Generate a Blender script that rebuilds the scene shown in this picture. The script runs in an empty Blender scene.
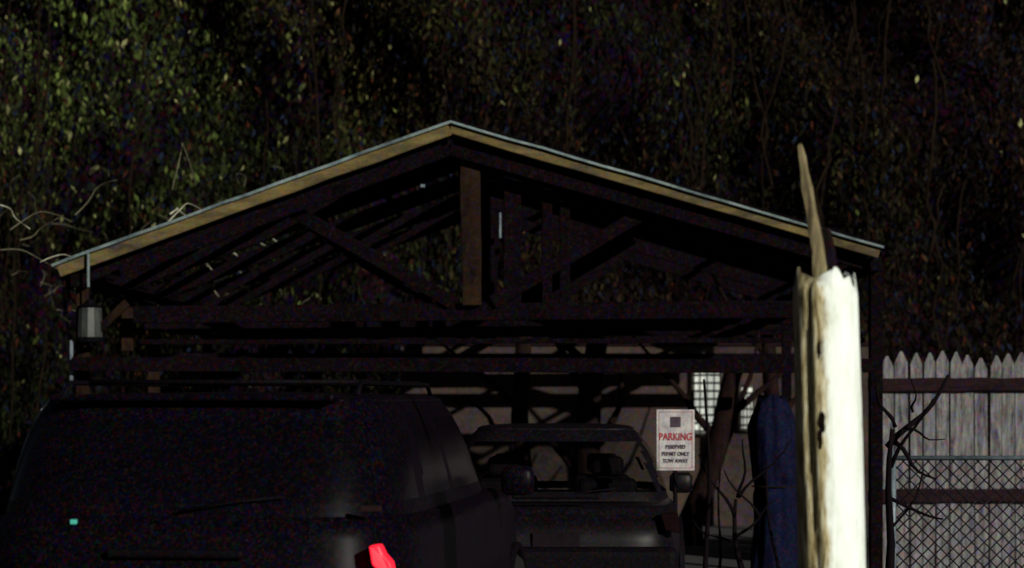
import bpy, math, random
import numpy as np
from mathutils import Vector, Matrix
random.seed(7); np.random.seed(7)
S=bpy.context.scene
F=2343.0; CZ=1.6
def P(px,py,D): return Vector(((px-512)/F*D, D, CZ+(397-py)/F*D))

# ---------------- materials
def mat(name,c1,c2=None,scale=4,rough=.8,metal=0,bump=.3,stretch=(1,1,1),grain=0.25,emit=None,es=0,spec=.3,detail=8,fleck=0,fs=60):
    m=bpy.data.materials.new(name); m.use_nodes=True
    nt=m.node_tree; N=nt.nodes; L=nt.links; b=N['Principled BSDF']
    if c2 is None: c2=tuple(x*.5 for x in c1)
    tc=N.new('ShaderNodeTexCoord'); mp=N.new('ShaderNodeMapping'); mp.inputs['Scale'].default_value=stretch
    L.new(tc.outputs['Object'],mp.inputs[0])
    n=N.new('ShaderNodeTexNoise'); n.inputs['Scale'].default_value=scale; n.inputs['Detail'].default_value=detail; n.inputs['Roughness'].default_value=.7
    L.new(mp.outputs[0],n.inputs[0])
    r=N.new('ShaderNodeValToRGB'); r.color_ramp.elements[0].position=.35; r.color_ramp.elements[1].position=.65
    r.color_ramp.elements[0].color=(*c2,1); r.color_ramp.elements[1].color=(*c1,1)
    L.new(n.outputs[0],r.inputs[0])
    out=r.outputs[0]
    if grain>0:
        g=N.new('ShaderNodeTexNoise'); g.inputs['Scale'].default_value=55; g.inputs['Detail'].default_value=3
        L.new(tc.outputs['Object'],g.inputs[0])
        mx=N.new('ShaderNodeMix'); mx.data_type='RGBA'; mx.blend_type='OVERLAY'; mx.inputs[0].default_value=grain
        L.new(out,mx.inputs[6]); L.new(g.outputs['Color'],mx.inputs[7]); out=mx.outputs[2]
    if fleck>0:
        vo=N.new('ShaderNodeTexVoronoi'); vo.inputs['Scale'].default_value=fs
        L.new(tc.outputs['Object'],vo.inputs['Vector'])
        pw=N.new('ShaderNodeVectorMath'); pw.operation='MULTIPLY'; L.new(vo.outputs['Color'],pw.inputs[0]); L.new(vo.outputs['Color'],pw.inputs[1])
        p3=N.new('ShaderNodeVectorMath'); p3.operation='MULTIPLY'; L.new(pw.outputs[0],p3.inputs[0]); L.new(pw.outputs[0],p3.inputs[1])
        p2=N.new('ShaderNodeVectorMath'); p2.operation='MULTIPLY'; L.new(p3.outputs[0],p2.inputs[0]); p2.inputs[1].default_value=(fleck,fleck*.5,fleck*1.15)
        ad=N.new('ShaderNodeVectorMath'); ad.operation='ADD'; L.new(out,ad.inputs[0]); L.new(p2.outputs[0],ad.inputs[1]); out=ad.outputs[0]
    L.new(out,b.inputs['Base Color'])
    b.inputs['Roughness'].default_value=rough; b.inputs['Metallic'].default_value=metal
    b.inputs['Specular IOR Level'].default_value=spec
    if bump>0:
        bp=N.new('ShaderNodeBump'); bp.inputs['Strength'].default_value=bump; bp.inputs['Distance'].default_value=.02
        L.new(n.outputs[0],bp.inputs['Height']); L.new(bp.outputs[0],b.inputs['Normal'])
    if emit:
        b.inputs['Emission Color'].default_value=(*emit,1); b.inputs['Emission Strength'].default_value=es
    return m
M={}
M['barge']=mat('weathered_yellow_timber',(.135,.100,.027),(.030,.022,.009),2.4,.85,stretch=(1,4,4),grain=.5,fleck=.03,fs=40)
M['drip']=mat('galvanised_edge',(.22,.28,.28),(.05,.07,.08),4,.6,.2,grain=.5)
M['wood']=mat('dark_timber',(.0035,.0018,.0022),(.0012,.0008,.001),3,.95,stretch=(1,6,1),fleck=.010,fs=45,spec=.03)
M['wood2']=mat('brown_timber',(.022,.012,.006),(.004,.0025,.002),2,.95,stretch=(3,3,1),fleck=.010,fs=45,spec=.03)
M['deck']=mat('roof_sheet_metal',(.005,.003,.004),(.002,.0015,.002),3,.9,fleck=.006,fs=40,spec=.03)
M['barewood']=mat('split_bare_wood',(.34,.28,.15),(.05,.035,.02),4,.9,stretch=(7,7,.8),bump=.8)
M['bark']=mat('bark',(.014,.007,.005),(.004,.002,.002),6,.95,stretch=(3,3,.5),bump=1,fleck=.01,fs=40,spec=.05)
M['stem']=mat('vine_stem',(.015,.009,.006),(.005,.003,.002),6,.95,spec=.05)
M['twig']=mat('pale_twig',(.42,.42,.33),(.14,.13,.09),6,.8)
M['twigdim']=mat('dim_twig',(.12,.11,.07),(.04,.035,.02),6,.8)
M['darktwig']=mat('dark_twig',(.006,.003,.005),(.003,.002,.003),6,.9,spec=.05)
M['asphalt']=mat('asphalt',(.045,.045,.047),(.03,.03,.032),2,.9,fleck=.02)
M['soil']=mat('hillside_soil',(.006,.003,.004),(.002,.001,.002),1.2,1,spec=0,fleck=.018,fs=18)
M['stucco']=mat('stucco',(.046,.032,.021),(.012,.008,.008),1.3,.95,bump=.5,grain=.5,fleck=.03,fs=28)
M['picket']=mat('grey_picket',(.20,.20,.195),(.022,.017,.024),2.6,.9,stretch=(9,9,1.4),grain=.6,fleck=.06,fs=34)
M['rail']=mat('fence_rail_rust',(.020,.009,.009),(.007,.004,.005),3,.9,stretch=(1,5,5),fleck=.012,fs=40,spec=.05)
M['galv']=mat('galvanised_steel',(.18,.22,.25),(.06,.08,.10),8,.5,.3)
M['wire']=mat('rusty_wire',(.024,.018,.028),(.009,.007,.010),8,.7,.2,spec=.1)
M['paint']=mat('black_flake_car_paint',(.0012,.0008,.0018),(.0006,.0005,.001),3,.4,0,bump=0,spec=.05,grain=.3,fleck=.014,fs=95)
M['paint2']=mat('dark_grey_car_paint',(.003,.0025,.003),(.0015,.0012,.0015),3,.45,0,bump=0,spec=.14,grain=.3,fleck=.012,fs=65)
M['trim']=mat('black_plastic',(.002,.0015,.002),(.001,.001,.0015),20,.7,bump=.05,spec=.05,fleck=.008,fs=80)
M['edge_hl']=mat('edge_highlight_pale',(.42,.50,.50),(.2,.24,.26),8,.4,.2,bump=0)  # pale colour standing for the highlight on the SUV's roof edge
M['tire']=mat('tyre_rubber',(.006,.006,.006),None,20,.9)
M['alloy']=mat('alloy',(.05,.05,.055),None,10,.5,.6)
M['tail']=mat('lit_tail_lamp',(.5,.01,.01),(.4,.005,.01),20,.3,bump=0,emit=(1,.015,.04),es=1.3,grain=0)
M['taild']=mat('tail_lamp_lens',(.006,.0015,.002),(.004,.001,.001),20,.8,bump=0,grain=0,spec=.03)
M['plate']=mat('number_plate',(.010,.006,.009),None,10,.7,bump=0,spec=.05)
M['glint']=mat('teal_glint',(.1,.6,.5),None,10,.3,bump=0,grain=0)  # teal colour of a painted glint, not a car part
M['signw']=mat('sign_white',(.46,.44,.43),(.24,.22,.24),9,.6,bump=0,grain=.3,fleck=.06,fs=80)
M['signr']=mat('sign_red',(.35,.02,.03),(.2,.01,.02),12,.6,bump=0,grain=0)
M['signk']=mat('sign_black',(.05,.03,.05),None,12,.6,bump=0,grain=0)
M['winlit']=mat('lit_window_pane',(.4,.4,.35),None,10,.4,bump=0,emit=(.78,.82,.72),es=.6,grain=0)
M['lattice']=mat('window_lattice',(.05,.045,.04),None,10,.6,bump=0)
M['tarp']=mat('blue_tarpaulin',(.003,.0055,.026),(.0015,.002,.008),5,.8,bump=.6,stretch=(3,3,1),fleck=.012,fs=45,spec=.05)
M['lampg']=mat('frosted_glass',(.05,.055,.05),(.02,.022,.022),6,.4,bump=.1)
def postmat():
    m=bpy.data.materials.new('flaking_white_paint'); m.use_nodes=True; nt=m.node_tree;N=nt.nodes;L=nt.links;b=N['Principled BSDF']
    tc=N.new('ShaderNodeTexCoord'); sp=N.new('ShaderNodeSeparateXYZ'); L.new(tc.outputs['Object'],sp.inputs[0])
    def noise(sc,st,det=8):
        mp=N.new('ShaderNodeMapping'); mp.inputs['Scale'].default_value=st; L.new(tc.outputs['Object'],mp.inputs[0])
        n=N.new('ShaderNodeTexNoise'); n.inputs['Scale'].default_value=sc; n.inputs['Detail'].default_value=det; n.inputs['Roughness'].default_value=.65; L.new(mp.outputs[0],n.inputs[0]); return n.outputs[0]
    def math_(op,a,c):
        q=N.new('ShaderNodeMath'); q.operation=op
        for i,x in enumerate((a,c)):
            if isinstance(x,(int,float)): q.inputs[i].default_value=x
            else: L.new(x,q.inputs[i])
        return q.outputs[0]
    def ramp(i,e):
        r=N.new('ShaderNodeValToRGB'); r.color_ramp.elements[0].position=e[0][0]; r.color_ramp.elements[0].color=(*e[0][1],1)
        r.color_ramp.elements[1].position=e[-1][0]; r.color_ramp.elements[1].color=(*e[-1][1],1)
        for p,c in e[1:-1]:
            x=r.color_ramp.elements.new(p); x.color=(*c,1)
        L.new(i,r.inputs[0]); return r.outputs[0]
    nb=noise(5,(1.5,1.5,.5)); nf=noise(14,(5,5,.5)); ns=noise(9,(2,2,.6))
    bare=ramp(nf,[(.3,(.03,.02,.01)),(.42,(.25,.19,.08)),(.53,(.58,.50,.28)),(.64,(.80,.78,.60))])
    white=ramp(ns,[(.3,(.62,.68,.58)),(.42,(.82,.88,.82)),(.6,(.90,.96,.94))])
    e=math_('ADD',sp.outputs[0],math_('MULTIPLY',math_('SUBTRACT',nb,.5),.20)); e=math_('ADD',e,math_('MULTIPLY',sp.outputs[2],.014))
    mr=N.new('ShaderNodeMapRange'); mr.inputs[1].default_value=-.030; mr.inputs[2].default_value=-.005; L.new(e,mr.inputs[0])
    mx=N.new('ShaderNodeMix'); mx.data_type='RGBA'; L.new(mr.outputs[0],mx.inputs[0]); L.new(bare,mx.inputs[6]); L.new(white,mx.inputs[7])
    ck=noise(7,(9,9,.45),10); cr=N.new('ShaderNodeMapRange'); cr.inputs[1].default_value=.27; cr.inputs[2].default_value=.34; L.new(ck,cr.inputs[0])
    m2=N.new('ShaderNodeMix'); m2.data_type='RGBA'; L.new(cr.outputs[0],m2.inputs[0]); m2.inputs[6].default_value=(.30,.26,.14,1); L.new(mx.outputs[2],m2.inputs[7])
    L.new(m2.outputs[2],b.inputs['Base Color']); b.inputs['Roughness'].default_value=.6
    bp=N.new('ShaderNodeBump'); bp.inputs['Strength'].default_value=.5; bp.inputs['Distance'].default_value=.01; L.new(nf,bp.inputs['Height']); L.new(bp.outputs[0],b.inputs['Normal'])
    return m
M['white']=postmat()
def glass(name,tint,mixf):
    m=bpy.data.materials.new(name); m.use_nodes=True; nt=m.node_tree; N=nt.nodes; L=nt.links
    N.remove(N['Principled BSDF']); o=N['Material Output']
    t=N.new('ShaderNodeBsdfTransparent'); t.inputs[0].default_value=(*tint,1)
    g=N.new('ShaderNodeBsdfGlossy'); g.inputs['Roughness'].default_value=.1; g.inputs[0].default_value=(.8,.8,.85,1)
    n=N.new('ShaderNodeTexNoise'); n.inputs['Scale'].default_value=3
    mr=N.new('ShaderNodeMapRange'); mr.inputs[3].default_value=mixf*.6; mr.inputs[4].default_value=mixf*1.4
    x=N.new('ShaderNodeMixShader'); L.new(n.outputs[0],mr.inputs[0]); L.new(mr.outputs[0],x.inputs[0])
    L.new(t.outputs[0],x.inputs[1]); L.new(g.outputs[0],x.inputs[2]); L.new(x.outputs[0],o.inputs[0]); return m
M['glass']=glass('window_glass',(.78,.78,.74),.03)
M['tint']=mat('tinted_glass',(.0012,.0012,.002),(.0006,.0006,.001),3,.25,bump=0,grain=0,spec=.12,fleck=.010,fs=95)

# ---------------- helpers
def empty(name,loc=(0,0,0)):
    e=bpy.data.objects.new(name,None); S.collection.objects.link(e); e.location=loc; return e
def mesh(name,v,f,mats,parent=None,smooth=False,fm=None):
    me=bpy.data.meshes.new(name); me.from_pydata([tuple(x) for x in v],[],f); me.update()
    for m in (mats if isinstance(mats,list) else [mats]): me.materials.append(m)
    if fm: me.polygons.foreach_set('material_index',fm)
    if smooth: me.polygons.foreach_set('use_smooth',[True]*len(me.polygons))
    o=bpy.data.objects.new(name,me); S.collection.objects.link(o)
    if parent: o.parent=parent
    return o
BF=[(0,1,2,3),(7,6,5,4),(0,4,5,1),(1,5,6,2),(2,6,7,3),(3,7,4,0)]
def bev(o,w=.008,seg=2):
    b=o.modifiers.new('b','BEVEL'); b.width=w; b.segments=seg; b.limit_method='ANGLE'; return o
def beam(name,p1,p2,w,h,m,parent=None,side=Vector((0,1,0)),b=.006,seg=1,wob=0):
    p1=Vector(p1);p2=Vector(p2); d=(p2-p1).normalized(); s=(side-d*side.dot(d)).normalized(); u=s.cross(d)
    v=[];f=[]; 
    for i in range(seg+1):
        p=p1.lerp(p2,i/seg)+u*(wob*random.uniform(-1,1)); hh=h*(1+(random.uniform(-.06,.06) if wob else 0))
        for a,c in ((-1,-1),(1,-1),(1,1),(-1,1)): v.append(p+s*(a*w/2)+u*(c*hh/2))
    for i in range(seg):
        for k in range(4): f.append((i*4+k,i*4+4+k,i*4+4+(k+1)%4,i*4+(k+1)%4))
    f.append((0,1,2,3)); q=seg*4; f.append((q+3,q+2,q+1,q))
    o=mesh(name,v,f,m,parent)
    if b: bev(o,b,1)
    return o
def box(name,c,s,m,parent=None,b=.006):
    c=Vector(c); return beam(name,c-Vector((s[0]/2,0,0)),c+Vector((s[0]/2,0,0)),s[1],s[2],m,parent,b=b)
def tube_data(pts,rad,n=8,jit=0):
    pts=[Vector(p) for p in pts]; v=[];f=[]
    for i,p in enumerate(pts):
        d=(pts[min(i+1,len(pts)-1)]-pts[max(i-1,0)]).normalized()
        a=Vector((0,0,1)) if abs(d.z)<.9 else Vector((0,1,0))
        s=d.cross(a).normalized(); u=s.cross(d); r=rad[i] if hasattr(rad,'__len__') else rad
        for k in range(n):
            t=2*math.pi*k/n; rr=r*(1+random.uniform(-jit,jit)); v.append(p+s*math.cos(t)*rr+u*math.sin(t)*rr)
    for i in range(len(pts)-1):
        for k in range(n):
            f.append((i*n+k,i*n+(k+1)%n,(i+1)*n+(k+1)%n,(i+1)*n+k))
    f.append(tuple(range(n))[::-1]); f.append(tuple((len(pts)-1)*n+k for k in range(n)))
    return v,f
def tubes(name,lst,m,parent=None,n=8,jit=0,smooth=True):
    V=[];Fc=[]
    for pts,rad in lst:
        v,f=tube_data(pts,rad,n,jit); o=len(V); V+=v; Fc+=[tuple(i+o for i in q) for q in f]
    return mesh(name,V,Fc,m,parent,smooth)

# ---------------- ground
mesh('ground',[(-300,-100,0),(300,-100,0),(300,500,0),(-300,500,0)],[(0,1,2,3)],M['asphalt'])

# ---------------- carport
cp=empty('timber_carport',(0,20,0)); 
def C(o): o.parent=cp; o.matrix_parent_inverse=Matrix.Translation((0,-20,0)); return o
def fr(px,py,dD=0):
    p=P(px,py,20); return Vector((p.x+dD*.0137,20+dD,p.z))
EL,RG,ER=(60,274),(450,132),(878,256)
def ins(a,b,t): return (a[0]+(b[0]-a[0])*t,a[1]+(b[1]-a[1])*t)
for nm,e in (('left',EL),('right',ER)):
    h=.105 if nm=='left' else .075
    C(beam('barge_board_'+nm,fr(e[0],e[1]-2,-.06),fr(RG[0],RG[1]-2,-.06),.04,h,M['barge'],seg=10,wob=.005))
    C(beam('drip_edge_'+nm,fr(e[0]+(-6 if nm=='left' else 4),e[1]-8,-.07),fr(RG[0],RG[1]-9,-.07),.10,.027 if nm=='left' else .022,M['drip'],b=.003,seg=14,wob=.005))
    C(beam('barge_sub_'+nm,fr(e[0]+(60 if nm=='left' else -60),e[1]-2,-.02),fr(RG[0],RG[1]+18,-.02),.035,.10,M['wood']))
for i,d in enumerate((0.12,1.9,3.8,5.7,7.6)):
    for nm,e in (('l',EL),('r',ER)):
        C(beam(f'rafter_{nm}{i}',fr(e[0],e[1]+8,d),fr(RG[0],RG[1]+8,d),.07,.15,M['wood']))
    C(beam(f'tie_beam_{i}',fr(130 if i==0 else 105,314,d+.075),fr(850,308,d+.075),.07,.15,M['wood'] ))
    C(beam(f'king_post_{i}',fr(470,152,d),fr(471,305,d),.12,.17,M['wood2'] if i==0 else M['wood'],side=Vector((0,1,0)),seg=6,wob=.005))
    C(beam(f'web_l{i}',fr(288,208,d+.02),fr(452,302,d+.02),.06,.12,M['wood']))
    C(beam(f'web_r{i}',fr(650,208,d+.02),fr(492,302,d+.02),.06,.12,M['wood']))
    if i%2==0:
        for nm,x in (('l',76),('r',881)):
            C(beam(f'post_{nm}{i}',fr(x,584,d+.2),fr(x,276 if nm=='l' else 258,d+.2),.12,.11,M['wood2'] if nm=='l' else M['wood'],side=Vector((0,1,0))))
for i,(x,t) in enumerate(((512,165),(547,175),(565,200))):
    C(beam(f'stud_{i}',fr(x,t,.25),fr(x,310,.25),.06,.15 if i==0 else .09,M['wood'],side=Vector((0,1,0))))
for sd,e in (('l',EL),('r',ER)):
    for k,t in enumerate((.03,.27,.52,.77)):
        a=ins(e,RG,t); C(beam(f'purlin_{sd}{k}',fr(a[0],a[1]-3,0),fr(a[0],a[1]-3,8),.05,.06,M['wood'],side=Vector((0,0,1))))
C(beam('ridge_board',fr(450,136,0),fr(450,136,8),.16,.05,M['wood'],side=Vector((0,0,1))))
C(beam('plate_left',fr(76,280,0),fr(76,280,8),.12,.1,M['wood'],side=Vector((0,0,1))))
C(beam('plate_right',fr(876,264,0),fr(876,264,8),.12,.1,M['wood'],side=Vector((0,0,1))))
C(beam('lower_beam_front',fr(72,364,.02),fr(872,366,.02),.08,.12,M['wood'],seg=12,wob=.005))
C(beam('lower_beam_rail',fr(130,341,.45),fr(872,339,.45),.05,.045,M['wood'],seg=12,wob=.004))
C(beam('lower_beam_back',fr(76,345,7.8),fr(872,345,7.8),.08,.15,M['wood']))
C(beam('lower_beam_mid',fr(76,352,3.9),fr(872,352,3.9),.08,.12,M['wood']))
def sheet(nm,a,b,y0,y1):
    n=90; v=[];f=[]
    for i in range(n+1):
        y=y0+(y1-y0)*i/n; w=.018*math.sin(i*1.6)
        for q in (a,b):
            p=fr(q[0],q[1]-11,y); p.z+=w; v.append(p)
    for i in range(n): f.append((2*i,2*i+1,2*i+3,2*i+2))
    o=C(mesh(nm,v,f,M['deck'])); s=o.modifiers.new('s','SOLIDIFY'); s.thickness=.01
sheet('roof_sheet_right',ER,RG,-.02,3.9)
sheet('roof_sheet_left',ins(EL,RG,.86),RG,-.02,3.9)
C(beam('downpipe_stub',fr(91,254,-.12),fr(91,288,-.12),.03,.022,M['drip']))
C(beam('post_cover_strip',fr(69,340,.1),fr(69,385,.1),.02,.03,M['galv']))
C(beam('brace_left',fr(80,345,.1),fr(125,302,.1),.06,.07,M['wood2']))
C(beam('short_post_left',fr(117,305,.5),fr(117,350,.5),.06,.10,M['wood2']))
C(beam('pipe_centre',fr(500,212,.05),fr(500,238,.05),.02,.022,M['galv']))
C(beam('bracket_bolt',fr(420,186,.0),fr(425,186,.0),.02,.03,M['galv']))
hl=empty('hanging_lantern',P(90,322,20.1))
def lantern():
    prof=[(.0,.20),(.03,.19),(.05,.16),(.12,.13),(.10,.12),(.11,-.13),(.13,-.14),(.12,-.17),(.0,-.18)]
    v=[];f=[];n=12
    for r,z in prof:
        for k in range(n): v.append((r*math.cos(k*2*math.pi/n),r*math.sin(k*2*math.pi/n),z))
    for i in range(len(prof)-1):
        for k in range(n): f.append((i*n+k,i*n+(k+1)%n,(i+1)*n+(k+1)%n,(i+1)*n+k))
    fm=[1 if i//n==4 else 0 for i in range(len(f))]
    mesh('lantern_body',v,f,[M['trim'],M['lampg']],hl,False,fm)
    tubes('hanger',[([(0,0,.19),(0,0,.42)],.008)],M['trim'],hl)
lantern()

# ---------------- foliage hillside
def hill_y(x,z): return 31.2+.16*(z)+.55*np.sin(x*.9+1.3*np.sin(z*.7))+.35*np.sin(z*1.7+x*.5)+.25*np.sin(x*2.7+z*1.1)
nx,nz=110,60; v=[];f=[]
for j in range(nz+1):
    for i in range(nx+1):
        x=-16+32*i/nx; z=-.2+13*j/nz; v.append((x,float(hill_y(x,z))+.35,z))
for j in range(nz):
    for i in range(nx):
        a=j*(nx+1)+i; f.append((a,a+1,a+nx+2,a+nx+1))
mesh('overgrown_hillside',v,f,M['soil'],smooth=True)
def leaf_mass(name):
    rng=np.random.default_rng(3); ns=4900
    sx=rng.uniform(-9,9,ns); sz=rng.uniform(1.0,9.6,ns); sl=rng.uniform(.4,2.2,ns)
    xs=[];zs=[];ys=[];sb=[]
    for i in range(ns):
        k=int(sl[i]/.05); t=np.linspace(0,1,k)
        x=sx[i]+.08*np.sin(t*6+i)+rng.normal(0,.045,k); z=sz[i]-t*sl[i]+rng.normal(0,.02,k)
        off=rng.uniform(-.55,.2)
        xs.append(x);zs.append(z);ys.append(hill_y(x,z)+off+rng.normal(0,.06,k)); sb.append(np.full(k,rng.lognormal(-.1,.45)))
    x=np.concatenate(xs);y=np.concatenate(ys);z=np.concatenate(zs);sb=np.concatenate(sb)
    cl=np.sin(x*2.1+np.sin(z*1.9)*1.4)*np.sin(z*1.55+x*.7+1)+.5*np.sin(x*5.3+z*2)*np.sin(z*4.1-x)
    keep=(cl+rng.normal(0,.55,len(x)))>-.5
    keep&=z>0
    x,y,z,cl,sb=x[keep],y[keep],z[keep],cl[keep],sb[keep]
    n=len(x)
    L=rng.uniform(.02,.075,n); W=L*rng.uniform(.2,.5,n)
    d=np.stack([rng.normal(0,.45,n),rng.normal(-.2,.35,n),-np.ones(n)],1); d/=np.linalg.norm(d,axis=1)[:,None]
    nrm=np.stack([rng.normal(0,.6,n),-np.ones(n),rng.normal(.3,.5,n)],1)
    s=np.cross(d,nrm); s/=np.linalg.norm(s,axis=1)[:,None]
    c=np.stack([x,y,z],1)
    q=np.stack([c-d*L[:,None],c+s*W[:,None],c+d*L[:,None]*1.1,c-s*W[:,None]],1).reshape(-1,3)
    me=bpy.data.meshes.new(name); me.vertices.add(4*n); me.vertices.foreach_set('co',q.ravel().astype(np.float32))
    me.loops.add(4*n); me.loops.foreach_set('vertex_index',np.arange(4*n,dtype=np.int32))
    me.polygons.add(n); me.polygons.foreach_set('loop_start',np.arange(0,4*n,4,dtype=np.int32)); me.polygons.foreach_set('loop_total',np.full(n,4,np.int32))
    me.update(calc_edges=True)
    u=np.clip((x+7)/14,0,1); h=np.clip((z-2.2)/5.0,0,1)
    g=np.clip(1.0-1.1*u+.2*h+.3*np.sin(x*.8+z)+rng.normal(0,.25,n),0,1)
    lit_zone=np.clip(1-u*2.0,0,1)*np.clip(h*1.4-.35,0,1)  # brighter upper-left light, put into the leaf colour
    br=(.20+.20*np.clip(1-u*1.2,0,1)*np.clip(h+.1,0,1)+1.05*lit_zone**1.4)*rng.lognormal(-.25,.75,n)*np.clip(1+.6*cl,.3,1.8)*sb  # light falloff to the right and downward painted into leaf brightness
    br*=np.where(z<2.3,.5,1)  # lowest leaves darkened in colour, part of the painted falloff
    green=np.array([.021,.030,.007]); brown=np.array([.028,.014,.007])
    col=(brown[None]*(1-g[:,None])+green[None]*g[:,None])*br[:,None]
    r=rng.random(n)
    p=r<.003+.055*lit_zone; col[p]=np.array([.20,.20,.09])*rng.uniform(.3,1.5,(p.sum(),1))  # pale leaves as painted glints, more of them upper left
    p=(r>.965); col[p]=np.array([.06,.016,.008])*rng.uniform(.15,.8,(p.sum(),1))
    p=(r>.91)&(r<=.965); col[p]=np.array([.005,.009,.022])*rng.uniform(.5,1.5,(p.sum(),1))
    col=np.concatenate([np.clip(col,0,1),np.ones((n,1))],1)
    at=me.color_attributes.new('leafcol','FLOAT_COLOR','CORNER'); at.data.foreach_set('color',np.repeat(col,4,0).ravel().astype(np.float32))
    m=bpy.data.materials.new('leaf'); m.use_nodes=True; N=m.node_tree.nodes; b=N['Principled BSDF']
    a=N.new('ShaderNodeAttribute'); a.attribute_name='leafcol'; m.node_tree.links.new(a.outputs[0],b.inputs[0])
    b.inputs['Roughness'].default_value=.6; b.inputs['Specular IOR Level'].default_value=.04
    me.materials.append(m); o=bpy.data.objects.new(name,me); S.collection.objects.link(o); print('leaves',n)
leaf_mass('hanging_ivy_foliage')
lst=[]
for i in range(46):
    px=random.choice([random.uniform(560,1040),random.uniform(-10,1040)]); D=random.uniform(30.3,31.2)
    x=(px-512)/F*D; pts=[]; ln=random.uniform(2,6); r=random.uniform(.007,.020); dx=random.uniform(-.04,.04)
    z=random.uniform(4,9)
    for k in range(12):
        pts.append((x,D+.1*math.sin(k),z-ln*k/11)); x+=random.uniform(-.09,.09)+dx
    lst.append((pts,r))
tubes('climbing_vine_stems',lst,M['stem'],n=6)
def tree(name,base,top,r0,r1,D,branches=3):
    e=empty(name,(P(base[0],base[1],D).x,D,0)); o0=Vector(e.location)
    a=P(*base,D)-o0; b=P(*top,D)-o0; n=9; pts=[]
    for k in range(n):
        t=k/(n-1); p=a.lerp(b,t); p.x+=.05*math.sin(t*5+D); p.y+=.04*math.cos(t*4); pts.append(p)
    gp=pts[0].copy(); gp.z=-.05; pts=[gp]+pts
    rad=[r0*1.2]+[r0+(r1-r0)*k/(n-1) for k in range(n)]
    tubes('trunk',[(pts,rad)],M['bark'],e,12,.08)
    bl=[]
    for k in range(branches):
        i=random.randint(4,n-1); p=pts[i].copy(); d=Vector((random.choice((-1,1))*random.uniform(.5,1),random.uniform(-.3,.3),random.uniform(.5,1)))
        q=[p]
        for j in range(7):
            q.append(q[-1]+d*.16); d+=Vector((random.uniform(-.3,.3),random.uniform(-.2,.2),random.uniform(-.15,.25)))
        bl.append((q,[rad[i]*.5*(1-j/9) for j in range(8)]))
    tubes('limbs',bl,M['bark'],e,7,.05)
tree('bare_tree',(582,560),(598,340),.16,.12,26.3,4)
tree('bare_tree',(528,560),(522,330),.12,.09,27,3)
tree('bare_tree',(690,520),(742,360),.13,.09,25.2,3)
tree('bare_tree',(790,560),(770,330),.10,.08,26,2)

def arc(px,py,dx,dy,h,D,n=12,r=.008):
    pts=[]
    for k in range(n):
        t=k/(n-1); pts.append(P(px+dx*t+3*math.sin(t*7),py+dy*t-h*4*t*(1-t),D+.2*math.sin(t*3)))
    return (pts,[r*(1-.5*k/(n-1)) for k in range(n)])
tw=[arc(168,222,40,-5,16,21),arc(0,205,28,24,3,21),arc(40,262,55,10,12,20.8,r=.006),arc(236,235,42,18,4,24),arc(205,262,20,40,-4,24),
    arc(240,286,18,12,3,24,r=.013),arc(250,228,44,24,3,25),arc(192,262,18,8,10,23,r=.010),arc(232,252,12,26,2,26),arc(170,214,16,4,8,21,r=.010),arc(205,255,35,-12,3,25)]
tw2=[arc(172,190,22,-5,45,22),arc(10,230,60,-8,14,20.8),arc(75,215,40,-35,6,22),arc(0,250,60,22,8,21),arc(20,240,36,-22,-3,22)]
for i in range(34):
    tw2.append(arc(random.uniform(0,330),random.uniform(150,320),random.uniform(-30,40),random.uniform(-20,40),random.uniform(-6,14),random.uniform(28.3,29.3),r=.0055))
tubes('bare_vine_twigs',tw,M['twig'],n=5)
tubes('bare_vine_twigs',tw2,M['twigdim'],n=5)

# ---------------- stucco wall with windows
w=empty('stucco_wall',(0,29.1,0)); D=29.0
def LW(o): o.parent=w; o.matrix_parent_inverse=Matrix.Translation((0,-29.1,0)); return o
xa=P(400,0,D).x; xb=P(872,0,D).x
LW(box('wall_panel',((xa+xb)/2,29.15,1.12),(xb-xa,.2,2.24),M['stucco']))
LW(box('wall_coping',((xa+xb)/2,29.14,2.27),(xb-xa+.06,.28,.06),M['rail']))
def arched(nm,x0,x1,yt,yb,arch=True,par=LW,D=28.98):
    c=(x0+x1)/2; r=(x1-x0)/2; pts=[(x0,yb),(x1,yb)]
    if arch:
        for k in range(9):
            t=math.pi*k/8; pts.append((c+r*math.cos(t),yt+r-r*math.sin(t)))
    else: pts+=[(x1,yt),(x0,yt)]
    v=[P(a,b,D) for a,b in pts]; par(mesh(nm+'_pane',v,[tuple(range(len(v)))],M['winlit']))
    ring=v+[v[0]]
    par(tubes(nm+'_frame',[([ring[i],ring[i+1]],.022) for i in range(len(v))],M['lattice'],n=6))
    l=[]
    for k in range(1,4): 
        x=x0+(x1-x0)*k/4; l.append(([P(x,yt+(3 if k==2 else 7),D-.02),P(x,yb,D-.02)],.010))
    y=yt+r
    while y<yb: l.append(([P(x0,y,D-.02),P(x1,y,D-.02)],.014)); y+=8
    par(tubes(nm+'_lattice',l,M['lattice'],n=5))
arched('arched_window',693,721,353,434); arched('side_window',740,754,386,430,False)

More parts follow.
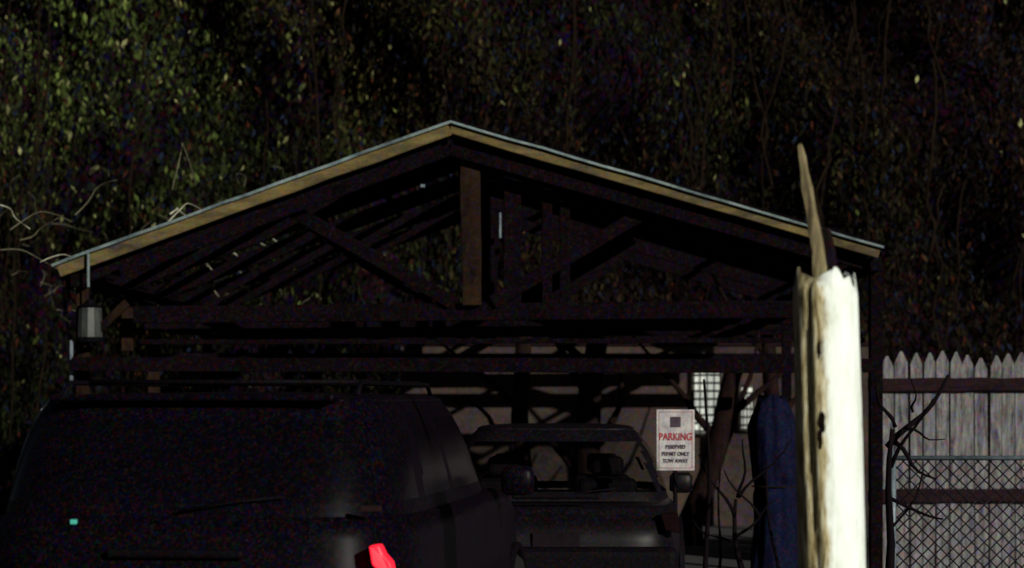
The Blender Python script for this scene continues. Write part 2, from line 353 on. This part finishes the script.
# ---------------- stockade fence
D=21.5; pf=empty('picket_fence',(0,D,0)); V=[];Fc=[]
x=P(868,0,D).x
while x<7.4:
    wd=.112+random.uniform(-.014,.014); top=CZ+(397-354)/F*D+random.uniform(-.04,.03); y=D+random.uniform(-.012,.012); t=.02; ln=random.uniform(-.014,.014)
    pts=[(x,0.02),(x+wd,0.02),(x+wd+ln,top-.10),(x+wd*.58+ln,top),(x+wd*.42+ln,top),(x+ln,top-.10)]
    o=len(V)
    for yy in (y,y+t): V+=[(a,yy,b) for a,b in pts]
    Fc.append(tuple(o+k for k in range(6))); Fc.append(tuple(o+6+k for k in range(6))[::-1])
    for k in range(6): Fc.append((o+k,o+6+k,o+6+(k+1)%6,o+(k+1)%6))
    x+=wd+random.uniform(.008,.02)
def PFP(o): o.parent=pf; o.matrix_parent_inverse=Matrix.Translation((0,-21.5,0))
PFP(mesh('pickets',V,Fc,M['picket']))
for k,yy in enumerate((385,496)):
    PFP(beam(f'rail_{k}',P(868,yy,D-.045),P(1225,yy-2,D-.045),.05,.12,M['rail'],seg=16,wob=.006))
# ---------------- chain link fence
cl=empty('chain_link_fence',(0,16,0)); D=16
def CLP(o): o.parent=cl; o.matrix_parent_inverse=Matrix.Translation((0,-16,0))
x0=P(893,0,D).x; x1=x0+3.2; zt=P(0,458,D).z
CLP(tubes('top_rail',[([(x0,D,zt),(x1,D,zt)],.017)],M['galv'],n=10))
CLP(tubes('posts',[([(x0,D,0),(x0,D,zt+.04)],.022),([(x0+2.4,D,0),(x0+2.4,D,zt+.04)],.022)],M['galv'],n=10))
l=[]; s=.085; H=zt-.05
k=-H
while k<x1-x0:
    for sg in (1,-1):
        a0=max(k,0); a1=min(k+H,x1-x0)
        if a1>a0:
            za=(a0-k); zb=(a1-k)
            if sg<0: za=H-za; zb=H-zb
            l.append(([(x0+a0,D+.003*sg,za+.04),(x0+a1,D+.003*sg,zb+.04)],.0050))
    k+=s
CLP(tubes('wire_mesh',l,M['wire'],n=4))

def shrub(name,items,D,m):
    l=[]
    for a,b,r in items:
        pts=[];p=P(*a,D);q=P(*b,D+random.uniform(-.2,.2))
        for k in range(7):
            t=k/6; pts.append(p.lerp(q,t)+Vector((.02*math.sin(t*6+a[0]),0,.02*math.cos(t*5))))
        l.append((pts,[r*(1-.6*k/6) for k in range(7)]))
    tubes(name,l,m,n=6)
shrub('bare_shrub',[((886,600),(893,430),.035),((890,450),(950,376),.024),((893,445),(935,480),.018),((888,470),(930,400),.016),((893,430),(875,380),.016),((905,430),(945,440),.010),((890,500),(945,520),.016),((915,415),(912,380),.010),((890,540),(925,470),.012)],15.4,M['darktwig'])
shrub('bare_shrub',[((742,600),(735,500),.03),((735,520),(700,455),.016),((738,500),(790,440),.014),((735,540),(775,500),.014),((740,500),(745,440),.014),((730,545),(690,520),.012),((780,600),(765,460),.016),((760,520),(725,470),.012),((708,600),(706,380),.022),((716,600),(722,470),.014)],17.5,M['darktwig'])

# ---------------- broken white post
bp=empty('broken_wooden_post',(P(832,0,9).x,9,0)); 
def brokenpost():
    D=9; n=64; rows=60; v=[];f=[]
    zt=CZ+(397-280)/F*D
    LEAN=14
    for j in range(rows+1):
        t=j/rows; z=-.05+(zt+.05)*t; pxc=838-t*LEAN; 
        cx=(pxc-832)/F*D; R=.133-.009*t
        for k in range(n):
            a=2*math.pi*k/n; rr=R*(1+.03*math.sin(3*a+1)+.012*math.sin(7*a+z*1.5)+.008*math.sin(13*a+z*6)+random.uniform(-.004,.004))
            if j>=rows-1: rr*=.98 if j==rows-1 else .93
            dd=abs(((a-math.radians(236+6*math.sin(z*3))+math.pi)%(2*math.pi))-math.pi)
            if dd<.12: rr*=.92
            zz=z
            if j==rows: zz=z+.03*math.sin(a*4)+.022*math.sin(a*9+1)+random.uniform(-.008,.008)
            v.append((cx+rr*math.cos(a),rr*math.sin(a),zz))
    for j in range(rows):
        for k in range(n): f.append((j*n+k,j*n+(k+1)%n,(j+1)*n+(k+1)%n,(j+1)*n+k))
    f.append(tuple(rows*n+k for k in range(n)))
    mesh('post_shaft',v,f,[M['white']],bp,True)
    def blob(nm,px,py,rx,rz):
        c=P(px,py,D)-Vector(bp.location); vv=[];ff=[]; m=18
        cc=(838-LEAN*(c.z/zt)-832)/F*D; dx=c.x-cc
        vv.append((c.x,-math.sqrt(max(.0005,.131**2-dx**2))-.006,c.z))
        for k in range(m):
            a=2*math.pi*k/m; q=random.uniform(.7,1.2); xx=c.x+rx*q*math.cos(a); d2=xx-cc
            vv.append((xx,-math.sqrt(max(.0005,.131**2-d2**2))-.002,c.z+rz*q*math.sin(a)))
        for k in range(m): ff.append((0,1+(k+1)%m,1+k))
        mesh(nm,vv,ff,M['bark'],bp)
    blob('rot_hole_1',815,350,.007,.035); blob('rot_hole_2',817,422,.014,.05); blob('rot_hole_3',816,438,.010,.045)
    pts=[(800,146,2.5,.01),(802,156,4,.012),(804,170,4,.015),(807,190,5.5,.02),(811,212,6,.022),(814,230,6.5,.026),(818,252,7,.03),(820,285,7.5,.035)]
    v=[];f=[]
    for (px,py,hw,dp) in pts:
        c=P(px,py,D)-Vector(bp.location); h=hw/F*D*random.uniform(.85,1.15)
        v+=[(c.x-h,-dp,c.z),(c.x+h*.2,-dp*1.4,c.z+.01),(c.x+h,-dp*.4,c.z),(c.x+h*.7,dp,c.z),(c.x-h*.8,dp,c.z)]
    for j in range(len(pts)-1):
        for k in range(5): f.append((j*5+k,j*5+(k+1)%5,(j+1)*5+(k+1)%5,(j+1)*5+k))
    f.append((0,1,2,3,4)); mesh('standing_splinter',v,f,M['barewood'],bp)
    v2=[Vector(a)+Vector((.045,.03,0)) for a in v]; v2=[Vector((a.x,a.y,min(a.z,zt+.20+.3*(a.x%.02)))) for a in v2]
    mesh('rear_splinter',v2,f,M['bark'],bp)
brokenpost()

# ---------------- sign
sg=empty('parking_sign',(P(675,0,18).x,18,0)); D=18
def rel(px,py,dy=0):
    p=P(px,py,D)-Vector(sg.location); p.y=dy; return p
W=38/F*D; Hh=61/F*D; c=rel(675.5,440)
box('sign_panel',c,(W,.008,Hh),M['signw'],sg,b=.002)
tubes('sign_post',[([(c.x,.03,0),(c.x,.03,c.z+.15)],.018)],M['trim'],sg)
def text(nm,s,px,py,size,m,sx=1):
    cu=bpy.data.curves.new(nm,'FONT'); cu.body=s; cu.size=size; cu.align_x='CENTER'; cu.align_y='CENTER'; cu.extrude=.001; cu.offset=.0015
    cu.materials.append(m); t=bpy.data.objects.new(nm,cu); S.collection.objects.link(t); t.parent=sg
    t.location=rel(px,py,-.008); t.rotation_euler=(math.radians(90),0,0); t.scale=(sx,1,1)
text('sign_word','PARKING',675.5,437,.078,M['signr'],.78)
for k,(s,y) in enumerate((('RESERVED',447),('PERMIT ONLY',454),('TOW AWAY',461))): text(f'sign_line_{k}',s,675.5,y,.040,M['signk'],.85)
box('sign_symbol',rel(675.5,422,-.007),(.080,.004,.080),M['signk'],sg,b=.001)
text('sign_p','P',675.5,422,.07,M['signr'])
l=[]
for a,b in (((659,412),(692,412)),((692,412),(692,468)),((692,468),(659,468)),((659,468),(659,412))): l.append(([rel(*a,-.005),rel(*b,-.005)],.002))
tubes('sign_border',l,M['signr'],sg,n=4)

# ---------------- blue tarp-wrapped bundle
tb=empty('blue_tarpaulin_bundle',(P(774,0,19).x,19,0))
v=[];f=[];n=48;rows=40; ztop=CZ+(397-398)/F*19
for j in range(rows+1):
    t=j/rows; z=ztop*t; R=.185+.012*math.sin(t*9+1)-.07*max(0,t-.86)/.14-.02*math.exp(-((t-.55)/.03)**2)
    for k in range(n):
        a=2*math.pi*k/n; r=R*(1+.05*math.sin(a*6+t*3)+.035*math.sin(a*13-t*5)+.02*math.sin(a*5+t*22)); v.append((r*math.cos(a)+.02*math.sin(t*4),r*math.sin(a),z+ (.03*math.sin(a*3) if j==rows else 0)))
for j in range(rows):
    for k in range(n): f.append((j*n+k,j*n+(k+1)%n,(j+1)*n+(k+1)%n,(j+1)*n+k))
f.append(tuple(rows*n+k for k in range(n)))
mesh('tarp_cover',v,f,M['tarp'],tb,True)
tubes('tie_rope',[([(.178*math.cos(a*.3),.178*math.sin(a*.3),ztop*.55) for a in range(22)],.006)],M['stem'],tb)

# ---------------- cars
def sgn(x): return 1 if x>=0 else -1
def ring(a,y0,y1,z,n=72,e=5,bow=0):
    out=[]; cy=(y0+y1)/2; b=(y1-y0)/2
    for k in range(n):
        t=2*math.pi*k/n; c=math.cos(t); s=math.sin(t)
        x=a*sgn(c)*abs(c)**(2/e); y=cy+b*sgn(s)*abs(s)**(2/e)
        out.append((x,y,z+bow*(1-(x/a)**2)))
    return out
def loft(nm,rings,mats,par,fmf=None,cap=True,smooth=True):
    n=len(rings[0]); v=[p for r in rings for p in r]; f=[];fm=[]
    for j in range(len(rings)-1):
        for k in range(n):
            f.append((j*n+k,j*n+(k+1)%n,(j+1)*n+(k+1)%n,(j+1)*n+k)); fm.append(fmf(j,k) if fmf else 0)
    if cap:
        f.append(tuple((len(rings)-1)*n+k for k in range(n))); fm.append(0)
        f.append(tuple(range(n))[::-1]); fm.append(0)
    return mesh(nm,v,f,mats,par,smooth,fm)
def car(name,loc,yaw,L,Wd,belt,roof,g_belt,g_roof,paint,gl,hood,lit=False,rack=False,tum=.17,decklow=0):
    e=empty(name,loc); e.rotation_euler=(0,0,yaw); a=Wd/2; n=72
    rings=[ring(a*w_,y0,y1,z,n,7) for w_,y0,y1,z in ((.90,.10,L-.12,.22),(.97,.03,L-.04,.32),(1,.0,L,.50),(1.0,.01,L-.01,.62),(.985,.03,L-.05,.78),(.975,.05,L-.10,belt-.1),(.95,.08,L-.2,belt-.02),(.91,.12,L-.34,belt))]
    nr=[]
    for r in rings:
        q=[]
        for (x,y,z) in r:
            if z>.6:
                if y>g_belt[1]: 
                    t=(y-g_belt[1])/(L-g_belt[1]); z-=(z-.6)*(.30*t*t+.06)
                if decklow and y<g_belt[0]:
                    t=1-y/g_belt[0]; z-=(z-.6)*.12*t
            q.append((x,y,z))
        nr.append(q)
    loft('body',nr,[paint],e)
    rs=[]; H=roof-belt; T=[0,.12,.3,.5,.66,.78,.87,.93]
    def inset(s): return tum*(.55*s+.45*s**4)
    for t in T:
        s=t/.93
        y0=g_belt[0]+(g_roof[0]-g_belt[0])*s**1.25; y1=g_belt[1]+(g_roof[1]-g_belt[1])*s
        rs.append(ring(a*.93-inset(s),y0,y1,belt-.012+H*t,n,6))
    if lit: # pale strip added to stand for a highlight along the left rear roof edge
        st=[]
        for t,fx in ((.25,.955),(.4,.955),(.55,.955),(.68,.953),(.78,.95),(.86,.945),(.91,.93),(.94,.90),(.95,.86)):
            s=min(1,t/.93); y0=g_belt[0]+(g_roof[0]-g_belt[0])*s**1.25; y1=g_belt[1]+(g_roof[1]-g_belt[1])*s
            ax=a*.93-inset(s); b=(y1-y0)/2
            st.append((-ax*fx,(y0+y1)/2-b*(1-fx**6)**(1/6)-.004,belt-.012+H*t+(.004 if t>.93 else 0)))
        tubes('edge_highlight_strip',[(st,[.003,.005,.007,.008,.009,.009,.008,.006,.004])],M['edge_hl'],e,n=8)
    def isp(x,y,s):
        y0=g_belt[0]+(g_roof[0]-g_belt[0])*s; y1=g_belt[1]+(g_roof[1]-g_belt[1])*s; wx=a*.93-inset(s)
        fx=abs(x)/wx; fy=(y-y0)/(y1-y0)
        if fx>.87 and (fy<.075 or fy>.95): return True
        if fx>.87 and (abs(fy-.52)<.022 or abs(fy-.24)<.03): return True
        return False
    n=160
    def resamp(r,m=160):
        P_=[Vector(p) for p in r]+[Vector(r[0])]; d=[0]
        for i in range(len(P_)-1): d.append(d[-1]+(P_[i+1]-P_[i]).length)
        out=[];i=0
        for k in range(m):
            s=d[-1]*k/m
            while d[i+1]<s: i+=1
            q=P_[i].lerp(P_[i+1],(s-d[i])/max(1e-9,d[i+1]-d[i])); out.append(tuple(q))
        return out
    rs=[resamp(r) for r in rs]
    def fmf(j,k):
        if j==0 or j>=5: return 0
        r=rs[j]; r2=rs[j+1]; x=(r[k][0]+r[(k+1)%n][0]+r2[k][0]+r2[(k+1)%n][0])/4; y=(r[k][1]+r[(k+1)%n][1]+r2[k][1]+r2[(k+1)%n][1])/4
        return 0 if isp(x,y,(T[j]+T[j+1])/2/.93) else 1
    loft('greenhouse',rs,[paint,gl],e,fmf,cap=False)
    w2=a*.93-tum
    rf=[]
    for (sx,zz) in ((1.0,.93),(.995,.95),(.96,.975),(.85,.99),(.6,1.003),(.3,1.01)):
        cy=(g_roof[0]+g_roof[1])/2; b=(g_roof[1]-g_roof[0])/2*sx
        rf.append(ring(w2*sx,cy-b,cy+b,belt-.012+H*zz,72,6))
    loft('roof',rf,[paint],e)
    for k,(x,y) in enumerate(((-.36,g_belt[0]+1.75),(.36,g_belt[0]+1.75),(-.38,g_belt[0]+.85),(.38,g_belt[0]+.85))):
        bev(box(f'seat_{k}',(x,y,belt-.1),(.44,.14,.45),M['trim'],e,b=0),.05,3); bev(box(f'headrest_{k}',(x,y-.02,belt+.21),(.24,.09,.15),M['trim'],e,b=0),.04,3)
    bev(box('rear_bumper',(0,.0,.48),(Wd*.94,.16,.22),M['trim'],e,b=0),.06,3)
    bev(box('front_bumper',(0,L-.02,.45),(Wd*.9,.16,.24),M['trim'],e,b=0),.06,3)
    box('number_plate',(0,.005,.78 if lit else .62),(.32,.03,.13),M['plate'],e,b=.003)
    bev(box('tailgate_handle_trim',(0,.02,.93),(.6,.04,.04),M['trim'],e,b=0),.015,2)
    tubes('rear_wiper',[([(0,g_belt[0]-.03,belt+.02),(.25,g_belt[0]+.0,belt+.06),(.45,g_belt[0]+.01,belt+.08)],.007)],M['trim'],e)
    for s,nm in ((-1,'left'),(1,'right')):
        if lit: pts=[(s*(a*.875),.03,belt-.115),(s*(a*.835),.02,belt-.12),(s*(a*.85),.012,belt-.20),(s*(a*.945),.03,belt-.28),(s*a*.925,.03,belt-.19),(s*(a*.895),.03,belt-.155)]
        else: pts=[(s*(a*.93),.065,belt-.06),(s*(a*.80),.035,belt-.07),(s*(a*.84),.02,belt-.18),(s*(a*.955),.05,belt-.20)]
        m=len(pts); v=[Vector(p)+Vector((0,dy,0)) for dy in (-.02,.08) for p in pts]
        ff=[tuple(range(m)),tuple(range(2*m-1,m-1,-1))]+[(k,m+k,m+(k+1)%m,(k+1)%m) for k in range(m)]
        o=mesh('tail_lamp_'+nm,v,ff,M['tail'] if lit and s>0 else M['taild'],e); bev(o,.008,2)
        mm=ring(.09,-.05,.05,0,24,3); 
        loft('mirror_'+nm,[[(s*(a+.10)+x*q,g_belt[1]-.45+y*q,belt+.03+z0) for x,y,_ in mm] for z0,q in ((-.06,.6),(-.04,1),(.07,1),(.1,.7))],[paint],e)
        for yy,wn in ((.85,'rear'),(L-.88,'front')):
            R=.34; prof=[(R*.55,0),(R*.6,.11),(R*.93,.12),(R,.09),(R,-.09),(R*.93,-.11)]
            vv=[];ff=[];m=28
            for r,t in prof:
                for k in range(m): vv.append((s*(a-.10+t),yy+r*math.cos(2*math.pi*k/m),R+r*math.sin(2*math.pi*k/m)))
            for i in range(len(prof)-1):
                for k in range(m): ff.append((i*m+k,i*m+(k+1)%m,(i+1)*m+(k+1)%m,(i+1)*m+k))
            mesh(f'tyre_{wn}_{nm}',vv,ff,M['tire'],e,True)
            sp=[([(s*(a+.005),yy,R),(s*(a+.0),yy+.2*math.cos(k*1.2566),R+.2*math.sin(k*1.2566))],.025) for k in range(5)]
            tubes(f'wheel_{wn}_{nm}',sp,M['alloy'],e,n=6)
            loft(f'arch_{wn}_{nm}',[[(s*(a-.0+q),yy+(.40)*math.cos(t*math.pi/12)*rr_,R+.40*rr_*math.sin(t*math.pi/12)) for t in range(24)] for q,rr_ in ((-.02,1.03),(.012,1.03),(.012,.93),(-.02,.93))],[M['trim']],e,cap=False)
        if rack:
            y0,y1=g_roof[0]+.25,g_roof[1]-.15
            tubes('roof_rail_'+nm,[([(s*w2*.86,y0,roof-.02),(s*w2*.86,y0+.08,roof+.035),(s*w2*.86,y1-.1,roof+.035),(s*w2*.86,y1,roof-.02)],.012)],M['trim'],e)
    if rack:
        for y in (g_roof[0]+.6,g_roof[1]-.5): tubes('rack_bar',[([(-w2*.86,y,roof+.04),(w2*.86,y,roof+.04)],.012)],M['trim'],e)
        ys=g_roof[0]+.0; bev(box('roof_spoiler',(0,ys,belt+H*.94),(w2*1.62,.20,.03),M['paint'],e,b=0),.012,2)
        box('tailgate_badge',(a*.83,.075,belt+.035),(.09,.02,.025),M['rail'],e,b=.003)
        box('glint_chip',(-a*.46,.075,belt-.03),(.03,.03,.022),M['glint'],e,b=.004)  # small teal piece added to stand for a glint on the SUV
    return e
suv=car('black_suv',(P(174,0,10).x,10,0),math.radians(-7),4.75,2.02,1.09,1.63,(.10,3.5),(.36,2.85),M['paint'],M['tint'],1.0,lit=True,rack=True,tum=.15)
sed=car('grey_sedan',(P(556,0,15.8).x,15.8,0),math.radians(-1),4.1,1.76,.88,1.41,(.62,3.0),(1.05,2.25),M['paint2'],M['glass'],.9,tum=.24,decklow=1)

# ---------------- camera, light, world
cam=bpy.data.cameras.new('Camera'); co=bpy.data.objects.new('Camera',cam); S.collection.objects.link(co)
co.location=(0,0,CZ); co.rotation_euler=(math.radians(90),0,0)
cam.sensor_width=36; cam.lens=36*F/1024; cam.shift_y=(397-284)/1024; cam.clip_end=1000; S.camera=co
cam.dof.use_dof=True; cam.dof.focus_distance=14; cam.dof.aperture_fstop=2.4
az=math.radians(34); el=math.radians(18)
d=Vector((math.sin(az)*math.cos(el),-math.cos(az)*math.cos(el),math.sin(el)))
su=bpy.data.lights.new('Sun','SUN'); su.energy=3.9; su.angle=math.radians(.5); su.color=(1,.98,.87)
so=bpy.data.objects.new('Sun',su); S.collection.objects.link(so); so.rotation_euler=d.to_track_quat('Z','Y').to_euler()
wd=bpy.data.worlds.new('World'); S.world=wd; wd.use_nodes=True; N=wd.node_tree.nodes; bg=N['Background']
sk=N.new('ShaderNodeTexSky'); sk.sky_type='NISHITA'; sk.sun_disc=False; sk.sun_elevation=el; sk.sun_rotation=math.atan2(d.x,d.y)
wd.node_tree.links.new(sk.outputs[0],bg.inputs[0]); bg.inputs[1].default_value=.006
S.view_settings.view_transform='Standard'; S.view_settings.look='None'; S.view_settings.exposure=0
